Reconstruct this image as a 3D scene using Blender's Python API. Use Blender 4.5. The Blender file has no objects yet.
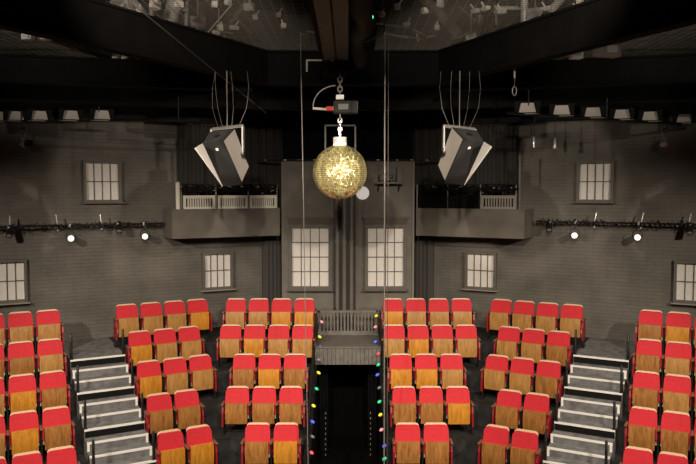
import bpy, bmesh, math, random
from mathutils import Vector, Matrix
random.seed(7)
scn = bpy.context.scene
COL = scn.collection
PI = math.pi
# ------------------------------------------------------------------ camera model
F, PITCH, ZC = 721.0, 0.0585, 6.3
CP, SP = math.cos(PITCH), math.sin(PITCH)
cam_d = bpy.data.cameras.new('camera'); cam = bpy.data.objects.new('camera', cam_d); COL.objects.link(cam)
cam.location = (0, 0, ZC); cam.rotation_euler = (PI/2 - PITCH, 0, 0)
cam_d.sensor_width = 36; cam_d.lens = F/696*36; cam_d.clip_end = 200
scn.camera = cam

def ray(x, y):
    u = (x-348)/F; v = (232-y)/F
    return Vector((u, CP+v*SP, -SP+v*CP))
def at(x, y, Y):                       # point of the room seen at a picture position, at depth Y
    d = ray(x, y); k = Y/d.y
    return Vector((d.x*k, Y, ZC+d.z*k))

# ------------------------------------------------------------------ seating geometry (measured)
ANG = 0.4908
CA, SA = math.cos(ANG), math.sin(ANG)
Z0, ROW, RISE = 17.027, 0.8893, 0.4626
D0, H = 2.583, 0.91                     # drop of back-row seat top, seat height
DS = -16.612
FLOOR0 = ZC - D0 - H
ROWFLOOR = [FLOOR0 - RISE*r for r in range(7)]
WALLD = -17.6
BAYY = 18.1
AISLE = 0.73

def side(sg, t, d, z=0.0):             # side-block frame: t along the rows, d along the facing direction; sg -1 left, 1 right
    x = SA*d + CA*t; y = -CA*d + SA*t
    return Vector((-sg*x, y, z))
def side_hit(sg, x, y, d):             # where a line of sight meets the plane parallel to a side wall
    r = ray(x, y)
    n = Vector((-sg*SA, -CA, 0))
    k = d/(n.dot(r))
    return Vector((r.x*k, r.y*k, ZC+r.z*k))
def side_tz(sg, x, y, d):
    p = side_hit(sg, x, y, d)
    return (-sg*p.x)*CA + p.y*SA, p.z
def side_rot(sg):                      # local x = along row (screen right), local -y = facing the stage
    a = ANG if sg < 0 else -ANG
    return a

# ------------------------------------------------------------------ materials
MATS = {}
def mat(name, col, rough=.6, metal=0, emit=None, estr=0, noise=0, nscale=6, bump=0, bscale=40, stretch=None, spec=None, coat=0):
    if name in MATS: return MATS[name]
    m = bpy.data.materials.new(name); m.use_nodes = True
    nt = m.node_tree; b = nt.nodes['Principled BSDF']
    b.inputs['Base Color'].default_value = (*col, 1)
    b.inputs['Roughness'].default_value = rough; b.inputs['Metallic'].default_value = metal
    if spec is not None: b.inputs['Specular IOR Level'].default_value = spec
    if coat: b.inputs['Coat Weight'].default_value = coat
    if emit: b.inputs['Emission Color'].default_value = (*emit, 1); b.inputs['Emission Strength'].default_value = estr
    tc = nt.nodes.new('ShaderNodeTexCoord'); mp = nt.nodes.new('ShaderNodeMapping')
    nt.links.new(tc.outputs['Object'], mp.inputs['Vector'])
    if stretch: mp.inputs['Scale'].default_value = stretch
    if noise:
        n = nt.nodes.new('ShaderNodeTexNoise'); n.inputs['Scale'].default_value = nscale; n.inputs['Detail'].default_value = 5
        nt.links.new(mp.outputs['Vector'], n.inputs['Vector'])
        r = nt.nodes.new('ShaderNodeValToRGB')
        r.color_ramp.elements[0].position = .3; r.color_ramp.elements[1].position = .7
        r.color_ramp.elements[0].color = (*[c*(1-noise) for c in col], 1)
        r.color_ramp.elements[1].color = (*[min(1, c*(1+noise)) for c in col], 1)
        nt.links.new(n.outputs['Fac'], r.inputs['Fac']); nt.links.new(r.outputs['Color'], b.inputs['Base Color'])
    if bump:
        n2 = nt.nodes.new('ShaderNodeTexNoise'); n2.inputs['Scale'].default_value = bscale
        nt.links.new(mp.outputs['Vector'], n2.inputs['Vector'])
        bp = nt.nodes.new('ShaderNodeBump'); bp.inputs['Strength'].default_value = bump; bp.inputs['Distance'].default_value = .01
        nt.links.new(n2.outputs['Fac'], bp.inputs['Height']); nt.links.new(bp.outputs['Normal'], b.inputs['Normal'])
    MATS[name] = m
    return m

def wall_mat(name, col):
    m = bpy.data.materials.new(name); m.use_nodes = True
    nt = m.node_tree; b = nt.nodes['Principled BSDF']; b.inputs['Roughness'].default_value = .75
    L = nt.links.new
    tc = nt.nodes.new('ShaderNodeTexCoord')
    sx = nt.nodes.new('ShaderNodeSeparateXYZ'); L(tc.outputs['Object'], sx.inputs[0])
    cb = nt.nodes.new('ShaderNodeCombineXYZ'); L(sx.outputs['X'], cb.inputs['X']); L(sx.outputs['Z'], cb.inputs['Y'])
    br = nt.nodes.new('ShaderNodeTexBrick')
    br.inputs['Scale'].default_value = 1; br.inputs['Brick Width'].default_value = .34; br.inputs['Row Height'].default_value = .085
    br.inputs['Mortar Size'].default_value = .009; br.inputs['Mortar Smooth'].default_value = .4
    br.inputs['Color1'].default_value = (*col, 1); br.inputs['Color2'].default_value = (*[c*.93 for c in col], 1)
    br.inputs['Mortar'].default_value = (*[c*.80 for c in col], 1)
    L(cb.outputs[0], br.inputs['Vector'])
    n = nt.nodes.new('ShaderNodeTexNoise'); n.inputs['Scale'].default_value = 1.3; n.inputs['Detail'].default_value = 6
    L(tc.outputs['Object'], n.inputs['Vector'])
    r = nt.nodes.new('ShaderNodeMapRange'); r.inputs['From Min'].default_value = .3; r.inputs['From Max'].default_value = .7
    r.inputs['To Min'].default_value = .72; r.inputs['To Max'].default_value = 1.2
    L(n.outputs['Fac'], r.inputs['Value'])
    mx = nt.nodes.new('ShaderNodeVectorMath'); mx.operation = 'SCALE'
    L(br.outputs['Color'], mx.inputs[0]); L(r.outputs[0], mx.inputs['Scale'])
    L(mx.outputs[0], b.inputs['Base Color'])
    bp = nt.nodes.new('ShaderNodeBump'); bp.inputs['Strength'].default_value = .5; bp.inputs['Distance'].default_value = .01; bp.invert = True
    L(br.outputs['Fac'], bp.inputs['Height']); L(bp.outputs['Normal'], b.inputs['Normal'])
    return m

def wood_mat(name, col, dark):
    m = bpy.data.materials.new(name); m.use_nodes = True
    nt = m.node_tree; b = nt.nodes['Principled BSDF']; b.inputs['Roughness'].default_value = .42
    L = nt.links.new
    tc = nt.nodes.new('ShaderNodeTexCoord'); oi = nt.nodes.new('ShaderNodeObjectInfo')
    ad = nt.nodes.new('ShaderNodeVectorMath'); ad.operation = 'ADD'
    sc = nt.nodes.new('ShaderNodeVectorMath'); sc.operation = 'SCALE'; sc.inputs['Scale'].default_value = 19
    L(oi.outputs['Random'], sc.inputs[0]); L(tc.outputs['Object'], ad.inputs[0]); L(sc.outputs[0], ad.inputs[1])
    mp = nt.nodes.new('ShaderNodeMapping'); mp.inputs['Scale'].default_value = (16, 16, 2.2); L(ad.outputs[0], mp.inputs['Vector'])
    n = nt.nodes.new('ShaderNodeTexNoise'); n.inputs['Scale'].default_value = 1.6; n.inputs['Detail'].default_value = 6; n.inputs['Distortion'].default_value = .8
    L(mp.outputs[0], n.inputs['Vector'])
    r = nt.nodes.new('ShaderNodeValToRGB'); r.color_ramp.elements[0].position = .32; r.color_ramp.elements[1].position = .66
    r.color_ramp.elements[0].color = (*dark, 1); r.color_ramp.elements[1].color = (*col, 1)
    L(n.outputs['Fac'], r.inputs['Fac']); L(r.outputs[0], b.inputs['Base Color'])
    return m

WALL = wall_mat('painted_brick', (.150, .134, .112))
PAINT = mat('dark_paint', (.150, .132, .108), .7, noise=.18, nscale=2.5)
FRAMEP = mat('frame_paint', (.125, .110, .09), .6, noise=.12, nscale=5)
BLACK = mat('black_paint', (.006, .0055, .005), .7, spec=.2)
BLACKM = mat('black_metal', (.016, .015, .014), .4, metal=.2)
DARKBEAM = mat('dark_beam', (.005, .0044, .0038), .9, noise=.3, nscale=3, spec=.15)
BROWNBEAM = mat('brown_beam', (.036, .030, .020), .6, noise=.35, nscale=4)
PANE = mat('frosted_pane', (.78, .73, .67), .5, noise=.06, nscale=25)
RED = mat('red_fabric', (.61, .017, .028), .75, noise=.08, nscale=18, bump=.15, bscale=120)
REDM = mat('red_enamel', (.30, .012, .018), .4)
CREAM = mat('pale_ply_edge', (.74, .56, .36), .5, noise=.08, nscale=30)
ARM = mat('armrest_wood', (.20, .10, .055), .4, noise=.2, nscale=20)
WOODS = {'T': wood_mat('tan_ply', (.54, .275, .08), (.35, .16, .038)),
         'O': wood_mat('orange_ply', (.70, .30, .03), (.46, .17, .016)),
         'B': wood_mat('brown_ply', (.46, .20, .05), (.25, .095, .02))}
FLOORM = mat('dark_floor', (.018, .0165, .0155), .7, noise=.6, nscale=5)
STEPM = mat('step_carpet', (.17, .165, .16), .85, noise=.35, nscale=7)
WHITE = mat('white_paint', (.90, .87, .81), .5)
CREAMW = mat('cream_paint', (.70, .65, .55), .5)
GREYP = mat('grey_cream_paint', (.30, .27, .22), .55)
SPKW = mat('speaker_white', (.80, .74, .67), .45)
SPKG = mat('speaker_grille', (.011, .010, .009), .85, noise=.2, nscale=80)
CHROME = mat('chrome', (.72, .69, .65), .25, metal=.45)
STEEL = mat('grey_steel', (.30, .28, .26), .5, metal=.3)
ROPE = mat('grey_rope', (.24, .21, .18), .8)
DARKSLAT = mat('dark_slat', (.14, .126, .108), .6, noise=.2, nscale=9)
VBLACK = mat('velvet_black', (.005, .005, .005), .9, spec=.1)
SHADESTRIP = mat('shade_strip', (.055, .05, .044), .9)
GOLD = mat('gold_mirror', (.98, .86, .40), .30, metal=.6)
LENS = mat('lit_lens', (1, .95, .85), .4, emit=(1, .93, .80), estr=1.1)
GLOWDISC = mat('white_disc', (.93, .89, .87), .5, emit=(1, .93, .9), estr=.30)  # flat white disc, made faintly emissive to raise its brightness
WIRE = mat('wire_mesh', (.11, .095, .075), .45, metal=.5)
MOTORRED = mat('red_plastic', (.5, .03, .02), .4)
STAGE = mat('stage_boards', (.16, .10, .055), .5, noise=.3, nscale=2)

# ------------------------------------------------------------------ mesh helpers
class MB:
    def __init__(s): s.bm = bmesh.new()
    def box(s, c, size, rot=None, bevel=0):
        r = bmesh.ops.create_cube(s.bm, size=1)
        vs = r['verts']
        M = Matrix.Translation(Vector(c)) @ (rot.to_4x4() if rot else Matrix()) @ Matrix.Diagonal((*size, 1))
        bmesh.ops.transform(s.bm, matrix=M, verts=vs)
        if bevel:
            es = list({e for v in vs for e in v.link_edges})
            bmesh.ops.bevel(s.bm, geom=es, offset=bevel, segments=2, profile=.5, affect='EDGES')
        return s
    def bar(s, a, b, w, h=None, up=(0, 0, 1)):
        a, b = Vector(a), Vector(b); d = b-a; L = d.length; d.normalize()
        u = Vector(up)
        if abs(u.dot(d)) > .98: u = Vector((0, 1, 0))
        x = u.cross(d).normalized(); z = d.cross(x)
        R = Matrix((x, d, z)).transposed()
        return s.box((a+b)/2, (w, L, h or w), R)
    def tube(s, pts, r, n=8, closed=False):
        pts = [Vector(p) for p in pts]; rings = []
        for i, p in enumerate(pts):
            a = pts[max(0, i-1)]; b = pts[min(len(pts)-1, i+1)]
            d = (b-a).normalized()
            u = Vector((0, 0, 1)) if abs(d.z) < .9 else Vector((0, 1, 0))
            x = u.cross(d).normalized(); y = d.cross(x)
            rr = r[i] if isinstance(r, (list, tuple)) else r
            rings.append([s.bm.verts.new(p + x*rr*math.cos(2*PI*k/n) + y*rr*math.sin(2*PI*k/n)) for k in range(n)])
        for i in range(len(rings)-1):
            for k in range(n):
                s.bm.faces.new((rings[i][k], rings[i][(k+1) % n], rings[i+1][(k+1) % n], rings[i+1][k]))
        s.bm.faces.new(rings[0][::-1]); s.bm.faces.new(rings[-1])
        return s
    def lathe(s, prof, M=None, n=24):
        M = M or Matrix(); rings = []
        for (r, z) in prof:
            rings.append([s.bm.verts.new(M @ Vector((max(r, 1e-4)*math.cos(2*PI*k/n), max(r, 1e-4)*math.sin(2*PI*k/n), z))) for k in range(n)])
        for i in range(len(rings)-1):
            for k in range(n):
                s.bm.faces.new((rings[i][k], rings[i][(k+1) % n], rings[i+1][(k+1) % n], rings[i+1][k]))
        s.bm.faces.new(rings[0][::-1]); s.bm.faces.new(rings[-1])
        return s
    def prism(s, poly, z0, z1):
        a = [s.bm.verts.new((p[0], p[1], z0)) for p in poly]; b = [s.bm.verts.new((p[0], p[1], z1)) for p in poly]
        n = len(poly)
        s.bm.faces.new(a[::-1]); s.bm.faces.new(b)
        for i in range(n): s.bm.faces.new((a[i], a[(i+1) % n], b[(i+1) % n], b[i]))
        return s
    def hexa(s, pts):                  # 8 corners: bottom four then top four, same order
        v = [s.bm.verts.new(p) for p in pts]
        for f in ((3, 2, 1, 0), (4, 5, 6, 7), (0, 1, 5, 4), (1, 2, 6, 5), (2, 3, 7, 6), (3, 0, 4, 7)):
            s.bm.faces.new([v[i] for i in f])
        return s
    def mesh(s, name, material, smooth=False):
        bmesh.ops.recalc_face_normals(s.bm, faces=s.bm.faces)
        me = bpy.data.meshes.new(name); s.bm.to_mesh(me); s.bm.free()
        me.materials.append(material)
        if smooth:
            for p in me.polygons: p.use_smooth = True
            try: me.set_sharp_from_angle(angle=math.radians(38))
            except Exception: pass
        return me
    def build(s, name, material, parent=None, smooth=False, local=False):
        o = bpy.data.objects.new(name, s.mesh(name, material, smooth)); COL.objects.link(o)
        if parent:
            o.parent = parent
            if not local: o.matrix_parent_inverse = parent_world(parent).inverted()
        return o
def parent_world(o):
    M = Matrix.LocRotScale(o.location, o.rotation_euler, o.scale)
    if o.parent: M = parent_world(o.parent) @ o.matrix_parent_inverse @ M
    return M
def tag(o, label=None, cat=None, group=None, kind=None):
    if label: o['label'] = label
    if cat: o['category'] = cat
    if group: o['group'] = group
    if kind: o['kind'] = kind
    return o
def thing(name, label, cat, loc=(0, 0, 0), rz=0, group=None, kind=None):
    o = bpy.data.objects.new(name, None); COL.objects.link(o); o.empty_display_size = .1
    o.location = loc; o.rotation_euler = (0, 0, rz)
    return tag(o, label, cat, group, kind)
def recenter(o):                       # put a single-mesh thing's origin at its base
    vs = [v.co for v in o.data.vertices]
    c = Vector(((min(v.x for v in vs)+max(v.x for v in vs))/2, (min(v.y for v in vs)+max(v.y for v in vs))/2, min(v.z for v in vs)))
    o.data.transform(Matrix.Translation(-c)); o.location = o.location + c
    return o
def struct(name, mb, m, label=None, smooth=False):
    o = mb.build(name, m, None, smooth)
    return tag(o, label, None, None, 'structure')
SIDE = {-1: 'left', 1: 'right'}

# ------------------------------------------------------------------ room shell
struct('floor', MB().box((0, 6, -.1), (26, 34, .2)), STAGE, 'stage floor at the foot of the seating')
CEIL = ZC + 4.6
struct('ceiling', MB().box((0, 8, CEIL+.1), (26, 34, .2)), BLACK, 'black ceiling above the rigging')
WTOP = ZC+1.62
for sg in (-1, 1):
    # side walls, built in their own frame so that the brick courses follow them
    t0, t1 = -9.0, 7.46
    w = MB().box(((t0+t1)/2, .15, WTOP/2), (t1-t0, .3, WTOP)); wu = MB().box(((t0+t1)/2, .13, (WTOP+CEIL)/2), (t1-t0, .34, CEIL-WTOP))
    o = struct('wall_'+SIDE[sg], w, WALL, 'dark painted brick wall behind the %s seating' % SIDE[sg])
    ou = struct('wall_upper_'+SIDE[sg], wu, BLACK, 'upper wall on the %s above the roof beams, black partly for shade' % SIDE[sg])  # the black is partly shade put into the wall colour
    for oo in (o, ou):
        if sg < 0:
            oo.rotation_euler = (0, 0, ANG); oo.location = side(-1, 0, WALLD)
        else:
            oo.data.transform(Matrix.Diagonal((-1, 1, 1, 1))); oo.data.flip_normals()
            oo.rotation_euler = (0, 0, -ANG); oo.location = side(1, 0, WALLD)
# the projecting bay at the centre, and the black wall above and behind it
BAYX = 1.67; BAYTOP = at(348, 161, BAYY).z
struct('wall_back', MB().box((0, BAYY+.55, BAYTOP/2), (BAYX*2, 1.1, BAYTOP)), PAINT, 'grey painted bay wall between the two balconies')
struct('wall_upper', MB().box((0, BAYY+1.2, CEIL/2), (5.2, .2, CEIL)), VBLACK, 'black wall above and behind the bay')

# ------------------------------------------------------------------ tiers
def edge_poly(sg, dd, y_c, yb=None):
    """front-edge polyline of a tier: far side end, mitre, aisle"""
    tfar = -3.2
    a = side(sg, tfar, dd)
    # mitre: point on the side line with Y = y_c
    t = (y_c + CA*dd)/SA
    m = side(sg, t, dd)
    return [a, m, Vector((sg*AISLE, y_c, 0))]
EDGE = .60
for sg in (-1, 1):
    prev = None
    for r in range(6):
        cur = edge_poly(sg, DS + ROW*r + EDGE, Z0 - ROW*r - EDGE)
        if r == 0:
            back = [side(sg, -3.2, WALLD), side(sg, 6.42, WALLD), Vector((sg*AISLE, BAYY+1.1, 0))]
            bx = side(sg, 6.0, WALLD)
            back = [side(sg, -3.2, WALLD), bx, Vector((sg*BAYX, BAYY, 0)), Vector((sg*AISLE, BAYY, 0))]
            poly = cur + back[::-1]
        else:
            poly = cur + prev[::-1]
        prev = cur
        o = MB().prism([(p.x, p.y) for p in poly], 0 if r else 0, ROWFLOOR[r]).build('floor_tier', FLOORM)
        tag(o, 'dark %s seating tier, %s step from the back wall' % (SIDE[sg], ['first', 'second', 'third', 'fourth', 'fifth', 'sixth'][r]), None, None, 'structure')
# landing over the tunnel, its plank fascia, tunnel walls
LY = 15.86
struct('floor_landing', MB().box((0, (LY+BAYY)/2, FLOOR0-.10), (AISLE*2, BAYY-LY, .2)), DARKSLAT, 'dark landing over the tunnel mouth')
fas = MB()
for i in range(16):
    fas.box((-AISLE+.0456+.0912*i, LY-.015, FLOOR0-.205), (.086, .03, .37), None, .003)
fas.box((0, LY-.02, FLOOR0+.0), (AISLE*2, .06, .04))
struct('trim_1', fas, DARKSLAT, 'grey vertical planks along the front edge of the landing')
tw = MB()
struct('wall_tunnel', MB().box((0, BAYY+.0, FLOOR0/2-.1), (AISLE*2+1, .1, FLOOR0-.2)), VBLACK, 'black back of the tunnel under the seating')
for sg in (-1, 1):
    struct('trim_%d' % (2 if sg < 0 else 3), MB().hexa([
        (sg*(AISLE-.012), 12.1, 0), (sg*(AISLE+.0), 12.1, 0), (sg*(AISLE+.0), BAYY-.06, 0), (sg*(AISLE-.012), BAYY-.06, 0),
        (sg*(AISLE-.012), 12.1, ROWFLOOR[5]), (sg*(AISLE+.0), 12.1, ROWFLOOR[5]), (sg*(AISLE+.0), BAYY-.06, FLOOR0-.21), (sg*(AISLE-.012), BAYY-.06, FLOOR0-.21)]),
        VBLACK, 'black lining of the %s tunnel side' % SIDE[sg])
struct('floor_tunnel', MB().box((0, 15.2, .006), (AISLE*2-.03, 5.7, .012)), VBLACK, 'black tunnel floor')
for sg in (-1, 1):
    c = thing('tunnel_curtain', 'black curtain leg with pale tape marks at the %s edge of the tunnel' % SIDE[sg], 'curtain', (sg*.60, 16.6, .012))
    m = MB()
    for k in range(3): m.tube([(sg*(.50+.07*k), 16.6, .012), (sg*(.50+.07*k), 16.6, 2.0)], .04, 8)
    m.build('cloth', VBLACK, c)
    for k in range(9):
        z = at(325, 413+k*5.2, 16.55).z
        if z > .05: MB().box((sg*.525, 16.553, z), (.018, .01, .045)).build('tape_mark', GREYP, c)

# low slatted barrier on the landing
b = thing('slatted_barrier', 'low dark slatted wooden barrier on the landing between the string lights', 'barrier', (0, 17.2, FLOOR0))
HB = .60
m = MB()
for i in range(17): m.box((-.66+i*.0825, 17.2, FLOOR0+HB/2), (.04, .025, HB-.1), None, .003)
m.build('slats', DARKSLAT, b)
MB().box((0, 17.2, FLOOR0+HB-.03), (1.44, .06, .06), None, .006).build('top_rail', DARKSLAT, b)
MB().box((0, 17.2, FLOOR0+.05), (1.44, .05, .10), None, .006).build('bottom_rail', DARKSLAT, b)
for s in (-1, 1): MB().box((s*.70, 17.2, FLOOR0+HB/2), (.05, .06, HB), None, .004).build('post', DARKSLAT, b)

# ------------------------------------------------------------------ seats
def rounded_back(w0, w1, z0, z1, y0, y1, th, rad, seg=5, bulge=0):
    """reclined board with rounded upper corners: (z0,y0) bottom, (z1,y1) top front face"""
    mb = MB(); prof = []
    prof.append((-w0/2, 0)); prof.append((w0/2, 0))
    h = z1-z0
    for k in range(seg+1):
        a = PI/2*k/seg; prof.append((w1/2-rad+rad*math.cos(a), h-rad*.8+rad*.8*math.sin(a)))
    for k in range(seg+1):
        a = PI/2+PI/2*k/seg; prof.append((-w1/2+rad+rad*math.cos(a), h-rad*.8+rad*.8*math.sin(a)))
    fr, bk = [], []
    for (x, q) in prof:
        f = q/h; y = y0+(y1-y0)*f; z = z0+q
        cv = (1-(2*x/w0)**2)
        fr.append(mb.bm.verts.new((x, y+.018*cv, z))); bk.append(mb.bm.verts.new((x, y+th+.018*cv, z+.004)))
    n = len(prof)
    fa = mb.bm.faces.new(fr[::-1]); mb.bm.faces.new(bk)
    for i in range(n): mb.bm.faces.new((fr[i], fr[(i+1) % n], bk[(i+1) % n], bk[i]))
    if bulge:
        r = bmesh.ops.inset_region(mb.bm, faces=[fa], thickness=.022, depth=0)
        for v in fa.verts: v.co.y -= bulge
    return mb
ME_CUSHION = rounded_back(.500, .462, .40, .888, -.155, -.050, .045, .075, bulge=.020).mesh('backrest', RED, True)
ME_SHELL = rounded_back(.480, .440, .30, .912, -.140, -.005, .044, .075).mesh('back_shell', CREAM, True)
def pan_mesh(k):
    mb = MB(); W = .432; n = 6
    rows = []
    for j in range(n+1):
        f = j/n; z = .228+.412*f
        yb = -.250+.020*math.sin(PI*f)*-1 + .0*f
        w = W*(1-.0*f)
        rows.append((z, yb, w))
    fr = []; bk = []
    for (z, y, w) in rows:
        fr.append([mb.bm.verts.new((x*w/2, y - .012*(1-x*x), z)) for x in (-1, -.6, -.2, .2, .6, 1)])
        bk.append([mb.bm.verts.new((x*w/2, y+.045, z)) for x in (-1, -.6, -.2, .2, .6, 1)])
    for g in (fr, bk):
        for j in range(n):
            for i in range(5):
                mb.bm.faces.new((g[j][i], g[j][i+1], g[j+1][i+1], g[j+1][i]))
    for j in range(n):
        mb.bm.faces.new((fr[j][0], fr[j+1][0], bk[j+1][0], bk[j][0])); mb.bm.faces.new((fr[j][5], bk[j][5], bk[j+1][5], fr[j+1][5]))
    for i in range(5):
        mb.bm.faces.new((fr[0][i], bk[0][i], bk[0][i+1], fr[0][i+1])); mb.bm.faces.new((fr[n][i], fr[n][i+1], bk[n][i+1], bk[n][i]))
    return mb.mesh('seat_pan_'+k, WOODS[k], True)
ME_PAN = {k: pan_mesh(k) for k in 'TOB'}
ME_PAD = MB().box((0, -.170, .40), (.43, .06, .40), None, .015).mesh('seat_cushion', RED, True)
ME_MIDSTD = MB().box((0, -.15, .30), (.028, .19, .60), None, .004).box((0, -.15, .012), (.06, .30, .024)).mesh('standard', BLACKM)
def end_std():
    mb = MB()
    mb.prism([(-.28, .17), (-.03, .17), (.0, .40), (-.03, .60), (-.22, .60), (-.27, .45)], -.016, .016)
    # prism was drawn in (y,z): swap axes
    for v in mb.bm.verts: v.co = Vector((v.co.z, v.co.x, v.co.y))
    return mb
ME_ENDSTD = end_std().mesh('end_standard', REDM)
ME_FOOT = MB().box((0, -.16, .085), (.024, .12, .17)).box((0, -.15, .012), (.07, .30, .024)).mesh('foot', BLACKM)
ME_ARM = MB().box((0, -.165, .622), (.052, .27, .034), None, .012).mesh('armrest', ARM, True)

def link(name, me, parent, loc=(0, 0, 0), rot=(0, 0, 0)):
    o = bpy.data.objects.new(name, me); COL.objects.link(o); o.parent = parent
    o.location = loc; o.rotation_euler = rot
    return o
ORD = ['first', 'second', 'third', 'fourth', 'fifth']
ROWN = ['back row', 'second row from back', 'third row from back', 'fourth row from back', 'frontmost row in view']
WN = {'T': 'tan', 'O': 'orange', 'B': 'brown'}
def place_seat(p, rz, wood, label, group, left_end, right_end):
    s = thing('theatre_seat', label, 'seat', p, rz, group)
    link('backrest', ME_CUSHION, s); link('back_shell', ME_SHELL, s)
    link('seat_pan', ME_PAN[wood], s, (0, random.uniform(-.006, .006), random.uniform(-.008, .004)))
    link('seat_cushion', ME_PAD, s)
    for x, e in ((-.27, left_end), (.27, right_end)):
        if x < 0 and not left_end: continue            # the neighbour on that side carries the shared standard
        if e: st = link('end_standard', ME_ENDSTD, s, (x, 0, 0)); link('foot', ME_FOOT, st)
        else: link('standard', ME_MIDSTD, s, (x, 0, 0))
        link('armrest', ME_ARM, s, (x, 0, 0))
    return s
S = .54
CLX = [-1.031, -1.018, -1.128, -1.144, -1.168]; CN = [4, 4, 3, 3, 2]
CRS = [.035, .02, -.005, -.015, -.04]
CW = {-1: ['TTOO', 'TOTT', 'BOB', 'BBB', 'BO'], 1: ['OTTT', 'TOTT', 'OOT', 'BBO', 'BB']}     # in reading order, left to right
MT = [3.199, 3.283, 3.268, 3.261, 3.245]; MN = [4, 3, 3, 2, 2]
MW = {-1: ['TTTO', 'OTT', 'OTT', 'BB', 'OO'], 1: ['TTTT', 'TTB', 'TTB', 'BB', 'BB']}
FT = [1.010+S, .950+S, .902+S, .859+S, .838+S]
FW = {-1: ['TTT', 'BBT', 'TOB', 'TOB', 'TOB'], 1: ['BOT', 'BTB', 'BTT', 'BBT', 'BBB']}
for sg in (-1, 1):
    for r in range(5):
        n = CN[r]
        for i in range(n):         # i counts from the centre aisle
            x = sg*(-CLX[r] + S*i) + (CRS[r] if sg > 0 else 0)
            wd = CW[sg][r][n-1-i] if sg < 0 else CW[sg][r][i]
            lab = 'red-backed seat with %s pan, %s from centre aisle on its %s, %s' % (WN[wd], ORD[i], SIDE[sg], ROWN[r])
            outer = i == n-1; inner = i == 0
            place_seat((x, Z0-ROW*r+.0, ROWFLOOR[r]), 0, wd, lab, 'seats of the %s centre block' % SIDE[sg],
                       (outer if sg < 0 else inner), (inner if sg < 0 else outer))
        n = MN[r]
        for i in range(n):         # i counts from the stairs inwards
            t = MT[r] + S*i + ([-.065, -.05, -.03, 0, .01][r] if sg > 0 else 0)
            p = side(sg, t, DS+ROW*r, ROWFLOOR[r])
            wd = MW[sg][r][i] if sg < 0 else MW[sg][r][n-1-i]
            lab = 'red-backed seat with %s pan, %s inward from %s stairs, %s' % (WN[wd], ORD[i], SIDE[sg], ROWN[r])
            first, last = i == 0, i == n-1
            place_seat(p, side_rot(sg), wd, lab, 'seats between the %s stairs and centre block' % SIDE[sg],
                       (first if sg < 0 else last), (last if sg < 0 else first))
        for i in range(3):         # i counts from the stairs outwards
            t = FT[r] - S*i - (.06 if sg > 0 else 0)
            p = side(sg, t, DS+ROW*r, ROWFLOOR[r])
            wd = FW[sg][r][2-i] if sg < 0 else FW[sg][r][i]
            lab = 'red-backed seat with %s pan, %s outward from %s stairs, %s' % (WN[wd], ORD[i], SIDE[sg], ROWN[r])
            first, last = i == 0, i == 2
            place_seat(p, side_rot(sg), wd, lab, 'seats outside the %s stairs' % SIDE[sg],
                       (last if sg < 0 else first), (first if sg < 0 else last))

# ------------------------------------------------------------------ aisle stairs
for sg in (-1, 1):
    ST0, ST1 = (1.86, 2.955) if sg < 0 else (1.80, 2.90)
    st = thing('aisle_stairs', 'grey aisle stairs with white nosings through the %s seats' % SIDE[sg], 'stairs', side(sg, (ST0+ST1)/2, DS+3, 0))
    body = MB()
    NST = 12
    ND = [1.066 + .29643*k for k in range(NST)]
    for k in range(NST):
        z = FLOOR0 - .1542*k + .004
        da = DS + ND[k-1] if k else WALLD + .02; db = DS + ND[k]
        zb = z - .46 if k else FLOOR0 + .001 - .3
        zb = max(zb, .001)
        P = [side(sg, ST0, da), side(sg, ST1, da), side(sg, ST1, db), side(sg, ST0, db)]
        body.prism([(p.x, p.y) for p in P], zb, z)
    body.build('steps', STEPM, st)
    for k in range(NST):
        z = FLOOR0 - .1542*k + .004; d = DS+ND[k]
        m = MB(); P = [side(sg, ST0, d-.040), side(sg, ST1, d-.040), side(sg, ST1, d+.008), side(sg, ST0, d+.008)]
        m.prism([(p.x, p.y) for p in P], z-.028, z+.006)
        m.build('nosing', WHITE, st)
    for k in range(0, NST, 3):
        z = FLOOR0 - .1542*k + .004; d = DS+ND[k]
        P = [side(sg, ST0+.01, d), side(sg, ST1-.01, d), side(sg, ST1-.01, d+.006), side(sg, ST0+.01, d+.006)]
        rp = MB().prism([(p.x, p.y) for p in P], z-.153, z-.03).build('riser_board', BLACK, st); rp['label'] = 'black riser'
    for k in range(1, NST):
        ends = ((ST0+.025, ST1-.025) if k % 3 == 2 else (ST1-.025,) if k % 3 == 0 else ())
        for t in ends:
            z = FLOOR0 - .1542*(k-1); d = DS+ND[k-1]
            m = MB(); P = [side(sg, t-.022, d), side(sg, t+.022, d), side(sg, t+.022, d+.010), side(sg, t-.022, d+.010)]
            m.prism([(p.x, p.y) for p in P], z-.15, z-.02)
            m.build('edge_strip', WHITE, st)
    # handrail posts on both sides
    for j in range(4):
        for t, nm in ((ST0+.03, 'outer'), (ST1-.03, 'inner')):
            d = DS + 1.01 + ROW*j
            z = FLOOR0 - RISE*j + .005
            which = ['top', 'second', 'third', 'lowest'][j]
            hp = thing('handrail_post', 'black handrail post at the %s side of the %s stairs, %s one down' % (nm, SIDE[sg], which), 'post', side(sg, t, d, z), 0, 'handrail posts of the %s stairs' % SIDE[sg])
            a = side(sg, t, d, z); b2 = side(sg, t, d, z+.52)
            MB().tube([a, b2, b2+Vector((0, 0, .025))], [.026, .026, .006], 8).build('upright', BLACKM, hp, True)
            MB().tube([b2-Vector((0, 0, .16)), b2-Vector((0, 0, .16))+side(sg, 0, .05)], .014, 6).build('rail_hook', BLACKM, hp, True)
            MB().lathe([(.045, 0), (.045, .012), (.02, .016)], Matrix.Translation(a)).build('base_plate', BLACKM, hp)

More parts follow.
